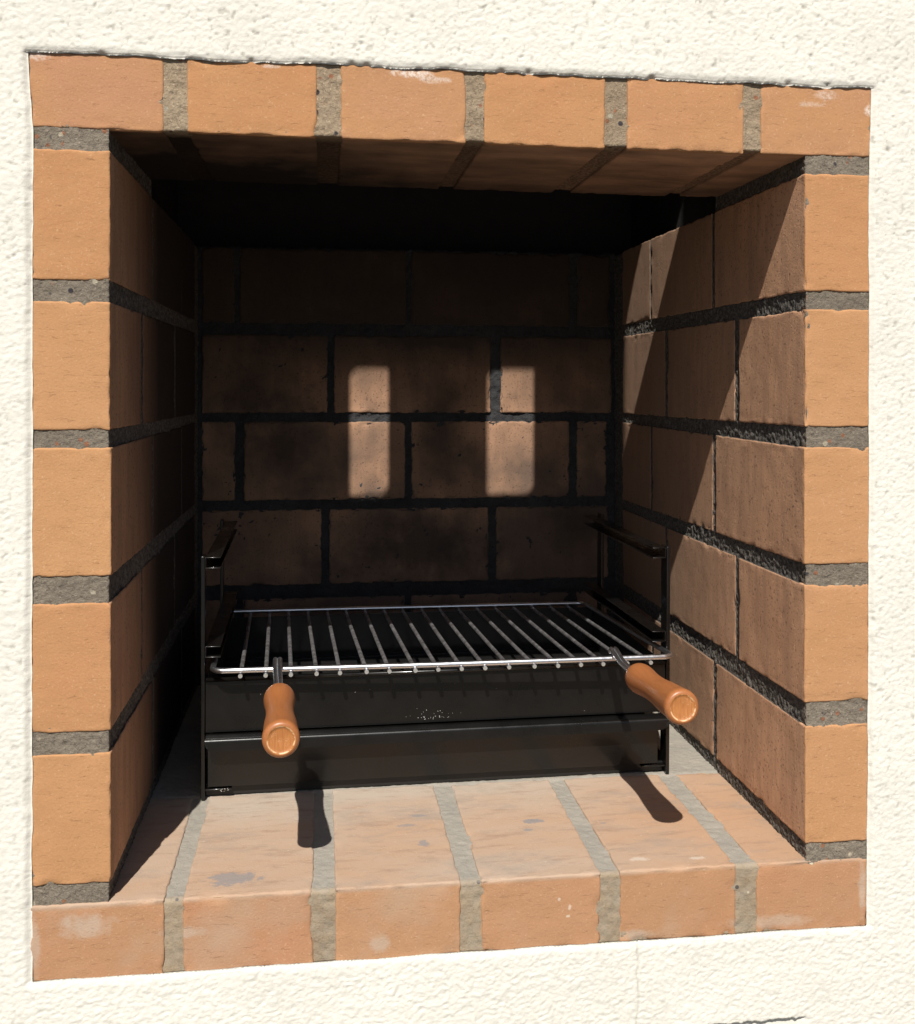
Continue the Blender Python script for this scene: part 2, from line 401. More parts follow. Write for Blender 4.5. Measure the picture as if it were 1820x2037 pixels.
def wood_mat(name, axial=True, endgrain=False):
    t = NT(name); o = t.obj()
    if not endgrain:
        g = t.noise(t.scale(o, (7, .6, 7)), 60, 4, .6, .5)
        col = t.mix(t.mapr(g, .35, .7), (.385, .142, .048), (.335, .118, .038))
        col = t.mix(t.mapr(t.noise(o, 300, 3), .6, .75, 0, .3), col, (.25, .08, .02))
        bp = t.bump(t.noise(t.scale(o, (6, .5, 6)), 120, 4), .25, .0005)
        return t.out(col, .42, bp, **{'Specular IOR Level': .45, 'Coat Weight': .22, 'Coat Roughness': .30})
    g = t.noise(t.scale(o, (9, 1, .7)), 110, 4, .6, .4)
    col = t.mix(t.mapr(g, .35, .7), (.50, .20, .060), (.37, .135, .040))
    # bare scuffed rim and scratches
    P = t.xyz(t.n('ShaderNodeTexCoord').outputs['Object'])
    rr = t.math('SQRT', t.math('ADD', t.math('MULTIPLY', P[0], P[0]), t.math('MULTIPLY', P[2], P[2])))
    ring = t.math('MULTIPLY', t.mapr(rr, .0108, .0114), t.mapr(rr, .0124, .0118))
    brk = t.mapr(t.noise(o, 170, 3, .6), .44, .54)
    col = t.mix(t.math('MULTIPLY', ring, brk), col, (.74, .49, .27))
    scr = t.math('MULTIPLY', t.mapr(t.noise(o, 150, 2, .5, 2.5), .485, .5), t.mapr(t.noise(o, 150, 2, .5, 2.5), .515, .5))
    scr = t.math('MULTIPLY', scr, t.mapr(t.noise(o, 110, 2), .54, .60))
    scr = t.math('MULTIPLY', scr, t.mapr(rr, .0115, .0105))
    col = t.mix(t.math('MULTIPLY', scr, .8), col, (.72, .45, .26))
    return t.out(col, .45, t.bump(g, .2, .0004), **{'Coat Weight': .25, 'Coat Roughness': .25})
M_WOOD = wood_mat('varnished_wood'); M_WOODEND = wood_mat('scuffed_end_grain', endgrain=True)
def ground_mat():
    t = NT('terrace_paving'); p = t.pos()
    col = t.mix(t.noise(p, 3, 5), (.075, .068, .058), (.09, .082, .07))
    return t.out(col, .9, t.bump(t.noise(p, 60, 5), .5, .003))
M_GROUND = ground_mat()
def flat(name, c, r=.8):
    t = NT(name); p = t.pos()
    return t.out(t.mix(t.noise(p, 400, 3), c, tuple(x * .75 for x in c)), r)
M_WHITE = flat('white_flecks', (.75, .72, .66))

# ------------------------------------------------------------------ ground
def build_ground():
    n = 9; xs = np.concatenate([-np.geomspace(800, 1.5, n), np.geomspace(1.5, 800, n)])
    X, Y = np.meshgrid(xs, xs, indexing='ij'); v = np.stack([X.ravel(), Y.ravel(), np.full(X.size, -.95)], 1)
    o = mesh('ground', v, grid_faces(2 * n, 2 * n), M_GROUND); o['kind'] = 'structure'
build_ground()

# ------------------------------------------------------------------ rendered wall
W, H = .7593, .7925
YF = -.0035
def hole_l(z): return np.interp(z, [0, .35, .73, .79], [.0012, .0020, .0028, -.0008])
def hole_r(z): return np.interp(z, [0, .30, .60, .70, .79], [.7612, .7606, .7584, .7575, .7595])
def hole_t(x): return np.interp(x, [0, .38, .76], [.7928, .7925, .7918])
def hole_b(x): return np.interp(x, [0, .76], [.0006, -.0010])
def build_stucco():
    st = .00125
    nx0 = 96; nxm = 608; nx1 = 112; nz0 = 128; nzm = 634; nz1 = 102
    U = np.concatenate([-st * np.arange(nx0, 0, -1), np.linspace(0, W, nxm + 1), W + st * np.arange(1, nx1 + 1)])
    V = np.concatenate([-st * np.arange(nz0, 0, -1), np.linspace(0, H, nzm + 1), H + st * np.arange(1, nz1 + 1)])
    X, Z = np.meshgrid(U, V, indexing='ij'); n, m = X.shape
    # bend grid lines so that the opening's edge is slightly wavy
    def wob(a, s): return (noise(np.stack([a.ravel(), a.ravel() * 0 + s, a.ravel() * 0], 1), .011, 5).reshape(a.shape) - .5) * .0016 + (noise(np.stack([a.ravel(), a.ravel() * 0 + s, a.ravel() * 0], 1), .05, 6).reshape(a.shape) - .5) * .0018
    fl = np.exp(-np.abs(X) / .02); fr = np.exp(-np.abs(X - W) / .02); ft = np.exp(-np.abs(Z - H) / .02); fb = np.exp(-np.abs(Z) / .02)
    X2 = X + fl * (hole_l(Z) + .45 * wob(Z, .1)) + fr * (hole_r(Z) - W + .45 * wob(Z, .5))
    Z2 = Z + ft * (hole_t(X) - H + wob(X, .9)) + fb * (hole_b(X) + .5 * wob(X, 1.3))
    P = np.stack([X2.ravel(), np.zeros(X2.size), Z2.ravel()], 1)
    # roughcast relief: stretched lumps below, pitted above
    Q = P.copy()
    wx = (noise(P, .012, 31) - .5) * .006; wz = (noise(P, .012, 32) - .5) * .006
    Q[:, 0] += wx; Q[:, 2] += wz
    sl = .25 * P[:, 0]
    A = Q * np.array([1, 1, 1.7]); A[:, 2] -= sl * .6
    h = .24 * noise(A, .0046, 1) + .34 * (1 - np.abs(2 * noise(A, .0032, 2) - 1)) + .42 * noise(A, .0019, 3)
    h = h - .55
    big = noise(P, .05, 4) - .5
    rel = h * (.0012 + .0005 * sst(.1, -.02, P[:, 2])) + big * .0008
    pit = noise(Q, .0036, 11) * .6 + noise(Q, .0022, 12) * .4
    pf = sst(.715, .80, pit)
    top = sst(-.02, .25, P[:, 2])
    rel = rel - pf * .0005 * (.35 + .65 * top)
    # floated smooth margin along the opening
    dx = np.maximum(np.maximum(-X.ravel(), X.ravel() - W), 0); dz = np.maximum(np.maximum(-Z.ravel(), Z.ravel() - H), 0)
    dd = np.sqrt(dx * dx + dz * dz)
    calm = .45 + .55 * sst(.001, .006, dd + (noise(P, .012, 21) - .5) * .007)
    edge = 1 - sst(.0, .0045 + .003 * noise(P, .009, 22), dd)
    side = (dz < 1e-9) * 1.0; topm = (Z.ravel() > H / 2) * 1.0
    rel = rel * calm - edge * (side * .0030 + (1 - side) * (.0014 * topm + .0009 * (1 - topm)))
    Y = YF - rel
    # overhang at the bottom: render stops and a smooth plaster plane lies behind
    zl = -.0835 + (noise(P, .006, 41) - .5) * .0014 + .004 * (P[:, 0] - .70)
    rec = sst(.0006, -.0006, P[:, 2] - zl) * sst(.708, .690, P[:, 0] + (noise(P, .01, 42) - .5) * .01) * sst(.28, .30, P[:, 0])
    Y = Y * (1 - rec) + rec * (YF + .0045 - rel * .12)
    # hairline crack below the sill
    cxl = .5355 + (noise(P * np.array([0, 1, 1]), .01, 51) - .5) * .0025
    cr = np.exp(-((P[:, 0] - cxl) / .0008) ** 2) * (P[:, 2] < 0) * (1 - rec)
    Y = Y + cr * .0007
    dirt = pf * (.15 + .40 * noise(P, .03, 61)) * (.4 + .6 * top) + cr * .42
    dirt = dirt + sst(.66, .8, noise(Q, .0035, 13)) * .10 + .05 * sst(.45, .7, noise(P, .06, 14))
    # a few deep holes
    for hx, hz, hr in ((.018 + .68, .820, .0016), (.325, .838, .0018), (.775, .735, .0022), (.28, .812, .0016), (.56, .826, .0014), (.775, .52, .0013), (-.012, .62, .0012), (.49, .858, .0014), (.69, .865, .0015)):
        q = np.exp(-(((P[:, 0] - hx) ** 2 + (P[:, 2] - hz) ** 2) / hr ** 2)); Y = Y + q * .0016; dirt = dirt + q * .6
    # nicks with mortar showing along the upper edge
    for hx in (.06, .185, .272, .285, .405, .43, .545, .676, .715):
        q = np.exp(-(((P[:, 0] - hx) / .0032) ** 2 + ((P[:, 2] - H - .001) / .0024) ** 2)); Y = Y + q * .002; dirt = dirt + q * .5
    P[:, 1] = Y
    f = grid_faces(n, m)
    ii, jj = np.meshgrid(np.arange(n - 1), np.arange(m - 1), indexing='ij'); ii = ii.ravel(); jj = jj.ravel()
    inside = (ii >= nx0) & (ii < nx0 + nxm) & (jj >= nz0) & (jj < nz0 + nzm)
    f = f[~inside]
    # return faces into the opening
    idx = lambda i, j: i * m + j
    ring = [idx(i, nz0) for i in range(nx0, nx0 + nxm)] + [idx(nx0 + nxm, j) for j in range(nz0, nz0 + nzm)] + \
           [idx(i, nz0 + nzm) for i in range(nx0 + nxm, nx0, -1)] + [idx(nx0, j) for j in range(nz0 + nzm, nz0, -1)]
    ring = np.array(ring); b = len(P)
    R = P[ring].copy(); R[:, 1] = .012
    k = np.arange(len(ring)); k2 = (k + 1) % len(ring)
    f2 = np.stack([ring[k2], ring[k], b + k, b + k2], 1)
    used = np.zeros(b, bool); used[f.ravel()] = True
    remap = np.cumsum(used) - 1
    P = P[used]; dirt = dirt[used]
    off = used.sum()
    f = remap[f]; f2 = np.stack([remap[ring[k2]], remap[ring[k]], off + k, off + k2], 1)
    P = np.concatenate([P, R]); dirt = np.concatenate([dirt, np.zeros(len(R))])
    F = np.concatenate([f, f2])
    wall = bpy.data.objects.new('rendered_wall', None); COL.objects.link(wall); wall.location = (0.38, 0, -.95)
    wall['label'] = 'cream rough-textured rendered wall surrounding the brick barbecue opening'; wall['category'] = 'wall'
    o = mesh('render_coat', P, F, M_STUCCO, wall, smooth=True)
    at = o.data.attributes.new('dirt', 'FLOAT', 'POINT'); at.data.foreach_set('value', np.clip(dirt, 0, 1).astype(np.float32))
    # the wall body: front skin beyond the fine patch, vent slots above, sides and back
    x0, x1, z0, z1 = U[0], U[-1], V[0], V[-1]
    T = .07; y0 = YF - .0002
    L, R_, B_, T_ = -.9, 1.75, -.95, 1.75
    slots = [(.129, .187), (.338, .410), (.5515, .625)]
    sa = 1.133 - 1.22 * T; sb = 1.327
    g = .245 * T
    bx = [(L, x0, y0, T, B_, T_), (x1, R_, y0, T, B_, T_), (x0, x1, y0, T, B_, z0), (x0, x1, y0, T, z1, sa), (x0, x1, y0, T, sb, T_)]
    xs = [x0] + [q for a, c in slots for q in (a, c + g)] + [x1]
    fil = []
    for a, c in slots:
        c = c + g; q = .016
        for cx, sx in ((a, 1), (c, -1)):
            for cz, sz in ((sa, 1), (sb, -1)):
                fil.append([(cx - sx * .002, cz - sz * .002), (cx + sx * q, cz - sz * .002), (cx + sx * q * .32, cz + sz * q * .32), (cx - sx * .002, cz + sz * q)])
    for k in range(0, len(xs), 2): bx.append((xs[k], xs[k + 1], y0, T, sa, sb))
    # body behind the fine skin, kept clear of the opening
    bx += [(x0, -.03, .006, T, z0, z1), (.79, x1, .006, T, z0, z1), (-.03, .79, .006, T, z0, -.03), (-.03, .79, .006, T, .822, z1)]
    bx += [(L, R_, .95, 1.0, B_, T_), (L, L + .05, T, .95, B_, T_), (R_ - .05, R_, T, .95, B_, T_), (L, R_, y0, 1.0, T_, T_ + .06)]
    v, f = boxes(bx)
    for P4 in fil:
        b = len(v); v += [(x, y0 + .0005, z) for x, z in P4] + [(x, T - .0005, z) for x, z in P4]
        f += [[b + i for i in q] for q in ((0, 1, 2, 3), (7, 6, 5, 4), (0, 4, 5, 1), (1, 5, 6, 2), (2, 6, 7, 3), (3, 7, 4, 0))]
    ob = mesh('wall_body', v, f, M_STUCCO_FAR, wall)
build_stucco()

# ------------------------------------------------------------------ bricks and mortar
FP = thing('brick_fireplace', 'built-in barbecue fireplace of orange-tan clay bricks with grey mortar set in the cream wall', 'fireplace', (.38, .32, 0))
XL = .0661
def xr(z): return .6994 - .0056 * (z - .065) / .665
def axis_pts(L):
    e = [0, .0009, .0020, .0036, .0060, .009]
    if L < .03: return np.linspace(0, L, 8)
    n = max(2, int((L - .018) / .0055))
    return np.concatenate([e, np.linspace(.009, L - .009, n + 1)[1:-1], L - np.array(e[::-1])])
BN = [0]
def brick(corners, mat, parent, r=.0016, chip=.003, rough=.0005, label=None, tone=0):
    """corners: 8 points ordered x0y0z0,x1y0z0,x1y1z0,x0y1z0, then the same at z1"""
    C = np.array(corners, float); BN[0] += 1; sd = BN[0]
    a = np.linalg.norm(C[1] - C[0]); b = np.linalg.norm(C[3] - C[0]); c = np.linalg.norm(C[4] - C[0])
    dims = np.array([a, b, c]); ax = [axis_pts(d) for d in dims]
    n = [len(q) for q in ax]
    ids = {}; pts = []; faces = []
    G = -np.ones((n[0], n[1], n[2]), int)
    msk = np.zeros(G.shape, bool); msk[0] = msk[-1] = True; msk[:, 0] = msk[:, -1] = True; msk[:, :, 0] = msk[:, :, -1] = True
    G[msk] = np.arange(msk.sum())
    I = np.argwhere(msk)
    p = np.stack([ax[k][I[:, k]] for k in range(3)], 1)
    def fs(g, flip):
        q = np.stack([g[:-1, :-1].ravel(), g[1:, :-1].ravel(), g[1:, 1:].ravel(), g[:-1, 1:].ravel()], 1)
        return q[:, ::-1] if flip else q
    F = np.concatenate([fs(G[:, :, 0], True), fs(G[:, :, -1], False), fs(G[:, 0, :], False), fs(G[:, -1, :], True), fs(G[0], True), fs(G[-1], False)])
    q = np.clip(p, r, dims - r); v = p - q; ln = np.linalg.norm(v, axis=1, keepdims=True); nn = v / ln
    p2 = q + nn * r
    # distance to the nearest edge
    d = np.sort(np.minimum(p, dims - p), axis=1); ed = d[:, 1]
    wp = C[0] + p2
    e = np.exp(-ed / .0035)
    ch = np.clip(noise(wp, .0075, sd) * .6 + noise(wp, .0032, sd + 500) * .4 - .58, 0, 1) * chip * 3.4 * e
    ch2 = np.clip(noise(wp, .03, sd + 900) - .78, 0, 1) * chip * 4 * e
    rg = (noise(wp, .018, sd + 200) - .5) * rough * .9 + (noise(wp, .004, sd + 300) - .5) * rough * (1 + 1.2 * e)
    p2 = p2 + nn * (rg - ch - ch2)[:, None]
    t = p2 / dims; X, Y, Z = t[:, 0:1], t[:, 1:2], t[:, 2:3]
    Wd = ((1 - X) * (1 - Y) * (1 - Z) * C[0] + X * (1 - Y) * (1 - Z) * C[1] + X * Y * (1 - Z) * C[2] + (1 - X) * Y * (1 - Z) * C[3] +
          (1 - X) * (1 - Y) * Z * C[4] + X * (1 - Y) * Z * C[5] + X * Y * Z * C[6] + (1 - X) * Y * Z * C[7])
    o = mesh('brick', Wd, F, mat, parent, smooth=True, loc=tuple(C.mean(0)))
    if label: o['label'] = label
    o.pass_index = tone
    return o
def sheet(name, path, others, mat, parent, axis, amp, seed, step, lumps=.006, warp=None):
    """mortar surface: path = list of 2-D points swept along `axis` ('z' or 'x') over others=(a,b); relief pushed along the path normal"""
    pts = [np.array(path[0], float)]; 
    for a, b in zip(path[:-1], path[1:]):
        a = np.array(a, float); b = np.array(b, float); n = max(1, int(np.linalg.norm(b - a) / step))
        for k in range(1, n + 1): pts.append(a + (b - a) * k / n)
    pts = np.array(pts); tan = np.gradient(pts, axis=0); tan /= np.linalg.norm(tan, axis=1, keepdims=True) + 1e-12
    nor = np.stack([tan[:, 1], -tan[:, 0]], 1)
    m = int((others[1] - others[0]) / step) + 1; s = np.linspace(others[0], others[1], m)
    A = np.repeat(pts, m, 0); N = np.repeat(nor, m, 0); Sx = np.tile(s, len(pts))
    if axis == 'z': P = np.stack([A[:, 0], A[:, 1], Sx], 1); Nn = np.stack([N[:, 0], N[:, 1], 0 * Sx], 1)
    else: P = np.stack([Sx, A[:, 0], A[:, 1]], 1); Nn = np.stack([0 * Sx, N[:, 0], N[:, 1]], 1)
    h = (noise(P, lumps, seed) - .5) * 1.0 + (noise(P, lumps * .42, seed + 1) - .5) * .7 + (noise(P, .03, seed + 2) - .5) * .5
    if callable(amp): am = amp(P)
    else: am = amp
    P = P + Nn * (h * am)[:, None]
    if warp is not None: P = warp(P)
    o = mesh(name, P, grid_faces(len(pts), m), mat, parent, smooth=True)
    return o
D = .6464
# course edges (bottom, top) measured at the front of each jamb and on the back wall
LZ = [(.6008, .7118), (.4724, .5825), (.3469, .4572), (.2128, .3238), (.0815, .1940)]
RZ = [(.6010, .7112), (.4737, .5842), (.3440, .4543), (.2135, .3246), (.0797, .1911)]
BZ = [(.6015, .7130), (.4677, .5848), (.3375, .4556), (.2110, .3240), (.0790, .1910)]
ODD = [(0, .2265), (.2345, .4590), (.4655, .600)]
EVEN = [(0, .1570), (.1677, .3950), (.4040, .598)]
def lean(P):
    k = np.clip((.7625 - P[:, 0]) / .06, 0, 1); P = P.copy(); P[:, 0] += k * (xr(P[:, 2]) - .6994); return P
def cut(P):
    # behind the lintel the jamb ends level with its top course
    P = P.copy(); P[:, 2] = np.where(P[:, 1] > .2245, np.minimum(P[:, 2], .7105), P[:, 2]); return P
def jamb(side):
    # mortar body of the jamb: front strip, then the face turned to the fire
    if side == 'l': path = [(.0006, .0012), (XL - .0016, .0012), (XL - .0022, .004), (XL - .0022, D + .01)]; path = path
    else: path = [(.6994 + .0022, D + .01), (.6994 + .0022, .004), (.6994 + .0016, .0012), (.7618, .0012)]
    nm = 'side_wall'
    amp = lambda P: np.where(P[:, 1] < .003, .0013, .0030)
    o = sheet(nm, path[::-1] if side == 'l' else path[::-1], (.050, .742), M_MOR_SIDE, FP, 'z', (lambda P: -np.where(P[:, 1] < .003, .0012, .0023)) , 70 if side == 'l' else 90, .0017, .0030, warp=cut if side == 'l' else (lambda P: cut(lean(P))))
    o['label'] = 'left jamb of the fireplace, in shade' if side == 'l' else 'right jamb of the fireplace, partly sunlit'
    Zs = LZ if side == 'l' else RZ
    for c in range(5):
        zb0, zt0 = Zs[c]; zb1, zt1 = BZ[c]
        for k, (ya, yb) in enumerate(ODD if c % 2 == 0 else EVEN):
            ja = random.uniform(-.0006, .0006); jb = random.uniform(-.0006, .0006)
            if side == 'l': ja -= .0004 * k
            f = lambda y: ((zb0 + (zb1 - zb0) * y / D), (zt0 + (zt1 - zt0) * y / D))
            b0, t0 = f(ya); b1, t1 = f(yb)
            jz = random.uniform(-.0008, .0008) if k else 0
            yb_ = yb - (0 if k == 2 else random.uniform(0, .002))
            if side == 'l':
                xo, xi = .0004, lambda z: XL
                cs = [(xo, ya, b0), (XL + ja, ya, b0), (XL + jb, yb_, b1 + jz), (xo, yb_, b1 + jz), (xo, ya, t0), (XL + ja, ya, t0), (XL + jb, yb_, t1 + jz), (xo, yb_, t1 + jz)]
            else:
                cs = [(xr(b0) + ja, ya, b0), (.7625, ya, b0), (.7625, yb_, b1 + jz), (xr(b1) + jb, yb_, b1 + jz), (xr(t0) + ja, ya, t0), (.7625, ya, t0), (.7625, yb_, t1 + jz), (xr(t1) + jb, yb_, t1 + jz)]
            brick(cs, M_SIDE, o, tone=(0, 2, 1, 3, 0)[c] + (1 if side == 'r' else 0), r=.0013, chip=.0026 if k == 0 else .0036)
    return o
jamb('l'); jamb('r')

# back wall
def back_wall():
    y = D + .0024
    o = sheet('back_wall', [(y, .05), (y, .7145), (y + .03, .7145)], (.02, .745), M_MOR_BACK, FP, 'x', .0040, 110, .0026, .006)
    R1 = [(.0700, .1172), (.1245, .3721), (.3797, .6248), (.6372, .6886)]
    R2 = [(.0700, .2547), (.2636, .5018), (.5166, .6925)]
    R3 = [(.0700, .1190), (.1305, .3712), (.3803, .6259), (.6370, .6851)]
    R4 = [(.0700, .2461), (.2566, .4996), (.5106, .6882)]
    R5 = [(.0700, .1180), (.1300, .3715), (.3800, .6260), (.6370, .6880)]
    for (zb, zt), row in zip(BZ, (R1, R2, R3, R4, R5)):
        for xa, xb in row:
            j = random.uniform(-.0007, .0007)
            cs = [(xa, D + j, zb), (xb, D + j, zb), (xb, D + .05, zb), (xa, D + .05, zb), (xa, D + j, zt), (xb, D + j, zt), (xb, D + .05, zt), (xa, D + .05, zt)]
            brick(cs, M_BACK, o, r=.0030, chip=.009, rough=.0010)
back_wall()

# lintel
TOPX = [(-.0006, .1103), (.1302, .2413), (.2623, .3737), (.3901, .5018), (.5226, .6342), (.6508, .7615)]
def lintel():
    pth = [(.0012, .7945), (.0012, .7312), (.0030, .7308), (.222, .7312), (.222, .80)]
    o = sheet('lintel', pth, (-.001, .762), M_MOR_TAN, FP, 'x', lambda P: np.where(P[:, 1] < .003, .0012, .0010), 130, .0019, .005)
    ZT = [.7300, .7293, .7285, .7280, .7276, .7283]
    for k, (xa, xb) in enumerate(TOPX):
        zb = ZT[k]; zt = .7945
        zl = zb + .0006; zr = zb - .0002
        if k == 0: zl, zr = .7303, .7294
        if k == 5: zl, zr = .7280, .7286
        j = random.uniform(-.0005, .0004)
        cs = [(xa, j, zl), (xb, j, zr), (xb, .223, zr), (xa, .223, zl), (xa, j, zt), (xb, j, zt), (xb, .223, zt), (xa, .223, zt)]
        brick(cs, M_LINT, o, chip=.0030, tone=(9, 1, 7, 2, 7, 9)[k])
lintel()

# hearth / sill course
SILLX = [(-.0006, .1112), (.1269, .2394), (.2589, .3712), (.3895, .5009), (.5190, .6310), (.6512, .7620)]
def hearth():
    pth = [(D + .02, .0648), (.2275, .0648), (.222, .0630), (.0035, .0624), (.0012, .0605), (.0012, -.002)]
    o = sheet('hearth', pth, (-.001, .762), M_MOR_HEARTH, FP, 'x', lambda P: -np.where(P[:, 1] < .003, .0013, np.where(P[:, 1] > .22, .0012, .0010)), 150, .0019, .0052)
    ZT = [(.0646, .0643), (.0640, .0642), (.0644, .0642), (.0640, .0640), (.0642, .0640), (.0636, .0628)]
    for k, (xa, xb) in enumerate(SILLX):
        zl, zr = ZT[k]; j = random.uniform(-.0005, .0004); zb = -.003
        yb = .226 - random.uniform(0, .003); jx = random.uniform(-.001, .001)
        cs = [(xa, j, zb), (xb, j, zb), (xb + jx, yb, zb), (xa + jx, yb, zb), (xa, j, zl), (xb, j, zr), (xb + jx, yb, zr + .0006), (xa + jx, yb, zl + .0006)]
        brick(cs, M_SILL, o, chip=.0048 if k in (1, 3, 4) else .0038, tone=(9, 10, 3, 6, 7, 9)[k])
hearth()

# smoke hood above the throat
def hood():
    x0, x1, y0, y1, z0, z1 = .028, .738, .071, .70, .716, 1.70
    t = .012
    v, f = boxes([(x0 - t, x0, y0 + .155, y1, z0, z1), (x1, x1 + t, y0 + .155, y1, z0, z1), (x0, x1, y1, y1 + t, z0, z1), (x0 - t, x1 + t, y0, y1 + t, z1, z1 + t),
                  (x0 - t, x0, y0, y0 + .155, .80, z1), (x1, x1 + t, y0, y0 + .155, .80, z1),
                  (x0 - t, x1 + t, y0, .2225, .7955, .812),
                  (-.02, x0, .226, y1, .716, .722), (x1, .78, .226, y1, .716, .722)])
    mesh('smoke_hood', v, f, M_SOOT, FP)
    # rough mass of the masonry around the firebox
    v, f = boxes([(-.07, -.002, .014, D + .12, -.04, .80), (.763, .83, .014, D + .12, -.04, .80), (-.07, .83, D + .055, D + .12, -.04, .716), (-.07, .83, .014, D + .12, -.10, -.005)])
    mesh('masonry_core', v, f, M_SOOT, FP)
hood()

# ------------------------------------------------------------------ steel barbecue stand
RZr = math.radians(1.1)     # the stand is pushed in a little askew
BS = thing('barbecue_stand', 'black painted steel barbecue stand with coal tray and ash drawer on the brick hearth', 'barbecue', (.1195, .213, .0650))
def place(o):
    return o
def bs(name, vf, mat, bev=.0006, parent=None):
    v, f = vf; o = mesh(name, v, f, mat, parent or BS, loc=tuple(BS.location))
    if bev: bevel(o, bev)
    if parent: o.location = (0, 0, 0)
    return o
Y0 = .2135; XA, XB = .1178, .6430; ZF = .0650; ZTOP = .3268
DEP = .300
def frame_side(x, s):
    # upright flat bars, front and rear, and two channel rails opening inward
    t = .0042
    xa, xb = (x, x + t) if s > 0 else (x - t, x)
    bs('upright', boxes([(xa, xb, Y0, Y0 + .020, ZF, ZTOP)]), M_BLACK)
    bs('upright', boxes([(xa, xb, Y0 + .265, Y0 + .285, ZF, ZTOP + .004)]), M_BLACK)
    bs('bottom_bar', boxes([(xa, xb, Y0 + .020, Y0 + .265, ZF + .002, ZF + .020)]), M_BLACK)
    for zt in (.3258, .2298):
        zb = zt - .0125; w_ = .0165; q = .0012
        if s > 0: a, b = xb + .0002, xb + w_; web = (a, a + q)
        else: a, b = xa - w_, xa - .0002; web = (b - q, b)
        lst = [(a, b, Y0 + .0015, Y0 + DEP, zt - q, zt), (a, b, Y0 + .0015, Y0 + DEP, zb, zb + q), (web[0], web[1], Y0 + .0015, Y0 + DEP, zb + q, zt - q)]
        bs('grate_rail', boxes(lst), M_BLACK, bev=.0004)
frame_side(XA, 1); frame_side(XB, -1)
# coal tray: front sheet, sides, bottom, back
def tray():
    x0, x1 = .1226, .6384; ya, yb = Y0 + .0025, Y0 + .300; zt = .1945; zb = .1365; t = .0012
    v, f = boxes([(x0, x1, ya, ya + t, zb, zt)])
    o = bs('coal_tray', (v, f), M_BLACK, bev=.0003)
    v, f = tube([(x0 + .0005, ya - .0020, zt - .0006), (x1 - .0005, ya - .0020, zt - .0006)], .0024, 12)
    bs('rolled_edge', (v, f), M_BLACK, bev=0, parent=o)
    for p in bpy.data.objects[o.children[0].name].data.polygons: p.use_smooth = True
    v, f = boxes([(x0 + .001, x0 + .001 + t, ya + t, yb, zb, zt - .001), (x1 - t - .001, x1 - .001, ya + t, yb, zb, zt - .001), (x0 + .001, x1 - .001, yb, yb + t, zb, zt - .001), (x0 + .0022, x1 - .0022, ya + t, yb, zb, zb + t)])
    bs('tray_inside', (v, f), M_TRAYIN, bev=.0003, parent=o)
    return o
tray()
def drawer():
    x0, x1 = .1248, .6300; yp = Y0 + .0030; zt = .1345; zb = .0772
    v, f = boxes([(x0, x1, yp, yp + .0012, zb, zt)])
    o = bs('ash_drawer', (v, f), M_BLACK, bev=.0004)
    v, f = boxes([(x0 + .004, x1 - .004, yp + .0012, yp + .28, zb + .0005, zb + .0017), (x0 + .004, x0 + .0052, yp + .0012, yp + .28, zb + .0017, zt - .01), (x1 - .0052, x1 - .004, yp + .0012, yp + .28, zb + .0017, zt - .01)])
    bs('drawer_pan', (v, f), M_TRAYIN, bev=0, parent=o)
    # folded grip along the top of the drawer: goes out, rolls over and down, rounded lower corners
    lx0, lx1 = .1232, .6375
    prof = [(yp, zt + .0004), (yp - .011, zt - .0004)]
    for k in range(1, 9):
        a = math.pi / 2 * k / 8; prof.append((yp - .0125 - .0036 * math.sin(a), zt - .0044 + .0036 * math.cos(a) + .0002))
    prof += [(yp - .0166, zt - .009), (yp - .0168, zt - .0135)]
    n = 90; V_, F_ = [], []
    def corner(x):
        dxx = min(x - lx0, lx1 - x); R = .011
        return 0 if dxx >= R else (R - math.sqrt(max(0, R * R - (R - dxx) ** 2)))
    us = [0, .001, .002, .004, .006, .008, .010, .011]
    xs = [lx0 + u for u in us] + [lx0 + .011 + (lx1 - lx0 - .022) * k / n for k in range(1, n)] + [lx1 - u for u in us[::-1]]
    for x in xs:
        c = corner(x) * .80
        for i, (y, z) in enumerate(prof):
            zz = max(z, zt - .0135 + c) if i >= 2 else z
            V_.append((x, y, zz))
        for i, (y, z) in reversed(list(enumerate(prof))):
            zz = max(z, zt - .0135 + c) if i >= 2 else z
            V_.append((x, y + (.0011 if i > 5 else .0004), zz - (.0011 if i <= 5 else 0)))
    m = 2 * len(prof)
    for i in range(len(xs) - 1):
        for j in range(m):
            j2 = (j + 1) % m
            F_.append([i * m + j, i * m + j2, (i + 1) * m + j2, (i + 1) * m + j])
    F_.append([j for j in range(m)]); F_.append([(len(xs) - 1) * m + j for j in range(m)][::-1])
    g = bs('drawer_grip', (V_, F_), M_BLACK, bev=0, parent=o)
    for p in g.data.polygons: p.use_smooth = True
    g.data.set_sharp_from_angle(angle=math.radians(50))
    return o
drawer()
bs('base_bar', boxes([(XA + .0045, XB - .0045, Y0 + .010, Y0 + .013, ZF + .0008, .0765)]), M_TRAYIN, bev=.0004)
bs('base_bar', boxes([(XA + .0045, XB - .0045, Y0 + .281, Y0 + .284, ZF + .0008, .14)]), M_TRAYIN, bev=.0004)
bs('drawer_guide', boxes([(XA + .0045, XA + .0325, Y0 + .002, Y0 + .009, .0735, .0752)]), M_BLACK, bev=.0003)
bs('drawer_guide', boxes([(XB - .0325, XB - .0045, Y0 + .002, Y0 + .009, .0735, .0752)]), M_BLACK, bev=.0003)
